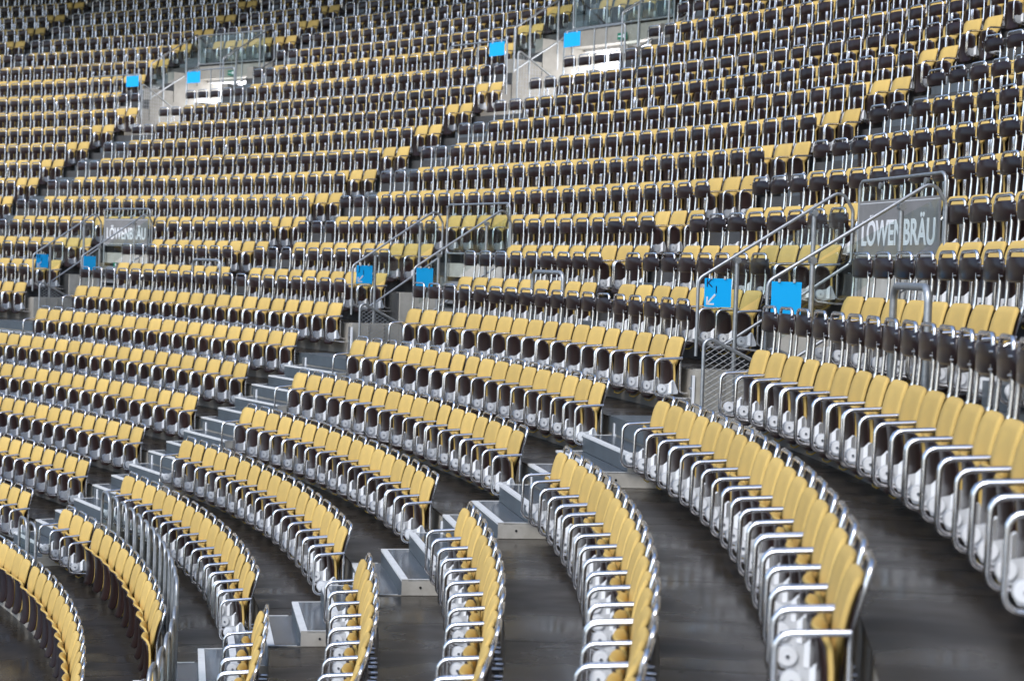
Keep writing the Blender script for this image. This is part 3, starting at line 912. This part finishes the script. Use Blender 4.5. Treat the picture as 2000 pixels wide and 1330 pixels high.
    if vi != 1:
        m2 = MB(); e = .045/(r+(DD if aa > TC else 0))
        zz0, zz1 = zb+.02, zt-.20
        block_pol(m2, aa+e, bb-e, r-.022, r-.014, zz0, zz1, BAN); bn = m2.build('banner', root)
        bn['label'] = 'grey banner printed LÖWENBRÄU in white capitals'
        A, B = Vector(pt(bb-e, r-.024, 0)), Vector(pt(aa+e, r-.024, 0)); x = (B-A).normalized()
        w = (B-A).length
        t = text_obj('lettering', 'LÖWENBRÄU', .30, WPR, bn, (A+B)/2 + Vector((0, 0, zz0+(zz1-zz0)*.46)), x, Vector((0, 0, 1)), 1.0, .007)
        xs = [v.co.dot(x) for v in t.data.vertices]; zs = [v.co.z for v in t.data.vertices]
        W0, H_ = max(xs)-min(xs), max(zs)-min(zs)
        fx, fz = w*.90/W0, .40*(zz1-zz0)/H_*1.38
        cx = (max(xs)+min(xs))/2; cz = (max(zs)+min(zs))/2
        for v in t.data.vertices:
            dx = v.co.dot(x)-cx
            v.co += x*(dx*(fx-1)); v.co.z = zz0+(zz1-zz0)*.47 + (v.co.z-cz)*fz
        m3 = MB()
        for zf in (zz0+.012, zz1-.03):
            block_pol(m3, aa+e*1.6, bb-e*1.6, r-.024, r-.0221, zf, zf+.006, WPR)
        m3.build('border_line', bn)

# inverted U guards at the foot of the upper stairs
for psi0, psi1, lab in ((.4125, .383, 'tall galvanised U rail standing before the right block'), (.7635, .732, 'tall galvanised U rail standing before the middle block'), (1.036, 1.018, 'tall galvanised U rail standing before the left block')):
    root = thing('u_rail', lab, 'guard rail', group='U rails at the foot of the upper stairs')
    r = rk(6.2)
    mb = MB(); mb.tube([pt(psi0, r, flo(7)), pt(psi0, r, 2.885), pt(psi1, r, 2.885), pt(psi1, r, flo(7))], .026, GAL, 12, .10, 5); mb.build('tube', root)
    for p in (psi0, psi1):
        m2 = MB(); m2.cyl(pt(p, r, flo(7)), pt(p, r, flo(7)+.012), .06, GAL, 12); m2.build('foot_plate', root)

# tall hoops behind the armless floor rows
HOOPS = [(25.89, .812-.0195*i, 0.0, flo(0)) for i in range(13)] + [(25.885, .520-.0205*i, 0.0, flo(0)) for i in range(6)] + [(25.168, .8635, -.47, -1.66), (25.168, .8435, -.47, -1.66)]
for i, (r, p, zt, zb) in enumerate(HOOPS):
    if i < 13: lab = f'tall galvanised hoop, {ORD[i+1]} from the left in the floor railing'
    elif i < 19: lab = f'tall galvanised hoop at the bottom edge, {ORD[i-12]} after the railing gap'
    else: lab = ['tall galvanised hoop at the left edge, left of the pair', 'tall galvanised hoop at the left edge, right of the pair'][i-19]
    root = thing('railing_hoop', lab, 'railing', group='tall hoops behind the floor rows')
    w = .2/r
    mb = MB(); mb.tube([pt(p+w, r, zb), pt(p+w, r, zt), pt(p-w, r, zt), pt(p-w, r, zb)], .0185, GAL, 10, .13, 5); mb.build('hoop_tube', root)
    for q in (p+w, p-w):
        m2 = MB(); m2.cyl(pt(q, r, zb), pt(q, r, zb+.01), .05, GAL, 10); m2.build('foot_plate', root)
    m2 = MB(); block_pol(m2, p-w*.86, p+w*.86, r+.0, r+.006, zb+.12, zt-.16, GLS); m2.build('glass_pane', root)

# ------------------------------------------------------------------ upper entrances
ENTU = ['concrete upper entrance beyond the right frame edge', 'concrete upper entrance glowing white behind the right pair of blue boards', 'concrete upper entrance glowing white behind the left pair of blue boards', 'concrete upper entrance beyond the left frame edge']
for ui, (a, b) in enumerate(UPV):
    root = thing('upper_entrance', ENTU[ui], 'entrance', group='upper entrances')
    r15, r18 = rad(15)+.075, rad(18)+.075
    fl = flo(15)
    mb = MB(); block_pol(mb, a, b, r15+.01, r18+3.5, fl-.6, fl-.9+.45, CON); mb.build('corridor_floor', root)
    mb = MB(); block_pol(mb, a-.001, b+.001, r18-.012, r18+.35, flo(19)-.34, flo(19)+.004, CON); mb.build('lintel', root)
    mb = MB(); block_pol(mb, a-.004, b+.004, r18+.36, r18+3.6, flo(19)-.40, flo(19)-.30, WAL); mb.build('ceiling', root)
    mb = MB(); block_pol(mb, a-.004, b+.004, r18+3.5, r18+3.6, fl-.6, flo(19)-.3, WAL); mb.build('back_wall', root)
    for p, q in ((a-.004, a-.0002), (b+.0002, b+.004)):
        mb = MB(); block_pol(mb, p, q, r18+.02, r18+3.5, fl-.6, flo(19)-.41, WAL); mb.build('corridor_wall', root)
        for k in (16, 17, 18):
            mb = MB()
            block_pol(mb, p, q, rad(k)+.075-DR, rad(k)+.068, fl-.6, flo(k)+.30, CON); mb.build('stepped_wall', root)
    mb = MB(); block_pol(mb, a+.0002, b-.0002, r18+1.00, r18+1.06, fl-.5, flo(19)-.42, LIT); mb.build('glow_panel', root)  # glowing panel standing in for the daylit corridor
    for f in (.3, .62):
        m2 = MB(); c = Vector(pt(a+(b-a)*f, r18-.012, flo(19)-.17)); er = (Vector(pt(a+(b-a)*f, r18+1, 0))-Vector(pt(a+(b-a)*f, r18, 0))).normalized(); m2.cyl(c-er*.02, c+er*.02, .05, CON, 12); m2.build('anchor_hole', root)
    # rails
    du = (a+b)/2
    if ui in (1, 2):
        where = 'centre' if ui == 1 else 'left'
        for psi, sd in ((b+.0003, 'left'), (a-.0003, 'right')):
            rt = thing('stair_handrail', f'slanting pipe handrail on the {sd} of the upper {where} entrance', 'handrail', group='handrails of the upper entrances')
            mb = MB(); mb.tube(psi_path(psi, [(rk(16.14), 7.1), (rk(16.14), 8.07), (rk(18.05), 9.03), (rk(18.2), 8.9), (rk(18.2), 8.2), (rk(16.14), 7.15)]), .02, GAL, 8, .09, 3); mb.build('rail', rt)
            for kf, zt in ((16.65, 8.30), (17.6, 8.78)):
                m2 = MB(); m2.cyl(pt(psi, rk(kf), zt-1.5), pt(psi, rk(kf), zt), .025, GAL, 8); m2.build('post', rt)
            m2 = MB(); e = .003/(rad(17)+DD)
            lo = [(rk(16.2), 7.3), (rk(18.1), 8.25), (rk(18.1), 8.9), (rk(16.2), 8.0)]
            m2.hexa([pt(psi-e, *lo[0]), pt(psi-e, *lo[1]), pt(psi+e, *lo[1]), pt(psi+e, *lo[0]), pt(psi-e, *lo[3]), pt(psi-e, *lo[2]), pt(psi+e, *lo[2]), pt(psi+e, *lo[3])], GLS)
            m2.build('glass_pane', rt)
        # front barriers carrying the boards
        A = (1.0755, 1.045) if ui == 1 else (1.2885, 1.258)
        Bq = (1.0145, .985) if ui == 1 else (1.2275, 1.1985)
        for (p1, p0), r, sd in ((A, rk(15.2), 'left'), (Bq, rk(15.12), 'right')):
            rt = thing('front_barrier', f'straight pipe barrier carrying the {sd} blue board at the upper {where} entrance', 'barrier', group='front barriers of the upper entrances')
            zt = 7.675 if sd == 'left' else 7.665
            zb = flo(16) if sd == 'left' else flo(15)
            mb = MB(); mb.tube([pt(p1, r, zb), pt(p1, r, zt), pt((p0+p1)/2, r, zt), pt(p0, r, zt), pt(p0, r, zb)], .02, GAL, 8, .08, 3); mb.build('rail', rt)
            m2 = MB(); m2.cyl(pt((p0+p1)/2, r, zb), pt((p0+p1)/2, r, zt), .016, GAL, 8); m2.build('post', rt)
            if sd == 'left': q1, q0 = p0+.0086, p0+.0008
            else: q1, q0 = p1-.0004, p1-.0084
            lab = f'blank blue board on the {sd} front barrier of the upper {where} entrance'
            bo = thing('blue_board', lab, 'sign', pt((q0+q1)/2, r-.03, zt-.31), 0, 'blue boards on the front barriers')
            o3 = Vector(bo.location)
            m2 = MB(); P = [Vector(pt(q0, r-.034, zt-.32))-o3, Vector(pt(q0, r-.028, zt-.32))-o3, Vector(pt(q1, r-.028, zt-.32))-o3, Vector(pt(q1, r-.034, zt-.32))-o3]
            m2.hexa(P+[p + Vector((0, 0, .285)) for p in P], BLU); m2.build('plate', bo)
            m2 = MB()
            for f in (.2, .8):
                c = P[0].lerp(P[3], f) + Vector((0, 0, .29)); m2.box(c, (.02, .02, .05), GAL)
            m2.build('clip', bo)
        # mesh guard
        psi = b-.016 if ui == 1 else b-.008
        rt = thing('mesh_guard', f'triangular wire mesh guard in the upper {where} entrance', 'guard rail', group='wire mesh guards at the entrances')
        T = [(rk(15.25), fl), (rk(15.25), 7.45), (rk(16.6), 6.86)]
        mb = MB(); mb.tube(psi_path(psi, T), .019, GAL, 8, .06, 3); mb.build('tube_frame', rt)
        mb = MB()
        for i in range(14):
            r = T[0][0]+.08*i
            zt = 7.43 - (r-T[0][0])*(.59/(T[2][0]-T[0][0]))
            mb.tube([pt(psi, r, fl), pt(psi, r, zt)], .003, GAL, 3)
        for i in range(16):
            z = fl+.09*i
            re = T[2][0] if z < 6.86 else T[0][0]+(7.43-z)/(.59)*(T[2][0]-T[0][0])
            if re > T[0][0]+.05: mb.tube([pt(psi, T[0][0], z), pt(psi, re, z)], .003, GAL, 3)
        tag(mb.build('wire_mesh', rt), kind='stuff')
        # glass parapet in front of the seats over the entrance
        rt = thing('glass_parapet', f'glass parapet before the seats over the upper {where} entrance', 'barrier', group='glass parapets over the upper entrances')
        r = rad(18)+.03; zt, zb = 8.98, 8.20
        mb = MB(); mb.tube([pt(b-.001, r, zb), pt(b-.001, r, zt), pt((a+b)/2, r, zt), pt(a+.0035, r, zt), pt(a+.0035, r, zb)], .02, GAL, 8, .07, 3, closed=True); mb.build('tube_frame', rt)
        for f in (.0, .33, .66, 1.0):
            m2 = MB(); p = a+.0035+(b-a-.0045)*f; m2.cyl(pt(p, r, flo(18)+.05), pt(p, r, zt), .02, GAL, 8); m2.build('post', rt)
        m2 = MB(); block_pol(m2, a+.0042, b-.0017, r-.003, r+.003, zb+.03, zt-.03, GLS); m2.build('glass_pane', rt)
        # small green exit plate
        pe = (1.032, 1.0275) if ui == 1 else (1.246, 1.242)
        rt = thing('exit_sign', f'tiny green exit plate hanging in the upper {where} entrance', 'sign', group='green exit plates')
        m2 = MB(); rr = rad(18)-.02; block_pol(m2, pe[1], pe[0], rr-.012, rr, 7.84, 7.98, GRN); m2.build('plate', rt)
        m2 = MB(); w = pe[0]-pe[1]
        block_pol(m2, pe[1]+w*.12, pe[1]+w*.40, rr-.0145, rr-.0125, 7.87, 7.95, WPR); block_pol(m2, pe[1]+w*.52, pe[1]+w*.9, rr-.0145, rr-.0125, 7.90, 7.92, WPR); m2.build('pictogram', rt)
        m2 = MB(); m2.cyl(pt((pe[0]+pe[1])/2, rr-.006, 7.98), pt((pe[0]+pe[1])/2, rr-.006, 8.3), .006, GAL, 6); m2.build('hanger', rt)
rt = thing('exit_sign', 'tiny green exit plate under the left grey banner', 'sign', group='green exit plates')
m2 = MB(); block_pol(m2, 1.1318, 1.1342, rad(8)-.03, rad(8)-.02, 2.67, 2.76, GRN); m2.build('plate', rt)
m2 = MB(); block_pol(m2, 1.1322, 1.133, rad(8)-.0325, rad(8)-.0305, 2.69, 2.74, WPR); m2.build('pictogram', rt)

# galvanised upright pairs and mounting plates on the risers at the row ends beside the stairs
for blk, w in (('J', 1), ('H', 2)):
    for k in range(1, 7):
        if blk == 'J': pe = unarc(arc(JST[k], rad(k))-(CNT[k]-1)*.5, rad(k)) - half(k, .6, .30)
        else: pe = HEND[k] - half(k, .93, .30)
        where = 'right of middle block' if blk == 'J' else 'left of middle block'
        rt = thing('riser_bracket', f'pale metal bracket on riser, {ROWN[k]} row end by stairs {where}', 'bracket', group='brackets on the risers beside the stairs')
        for i in range(2):
            m2 = MB(); e = .045*i/rad(k)
            block_pol(m2, pe-e-.018/rad(k), pe-e, rad(k)+.045, rad(k)+.068, flo(k)+.03, flo(k)+.43, WHT if i else GAL); m2.build('upright', rt)
        m2 = MB(); c = pt(pe-.03/rad(k), rad(k)+.05, flo(k)+.30)
        er = Vector(pt(pe, rad(k)-.1, 0))-Vector(pt(pe, rad(k), 0)); er.normalize(); m2.cyl(Vector(c), Vector(c)+er*.03, .014, BLT, 6); m2.build('bolt', rt)
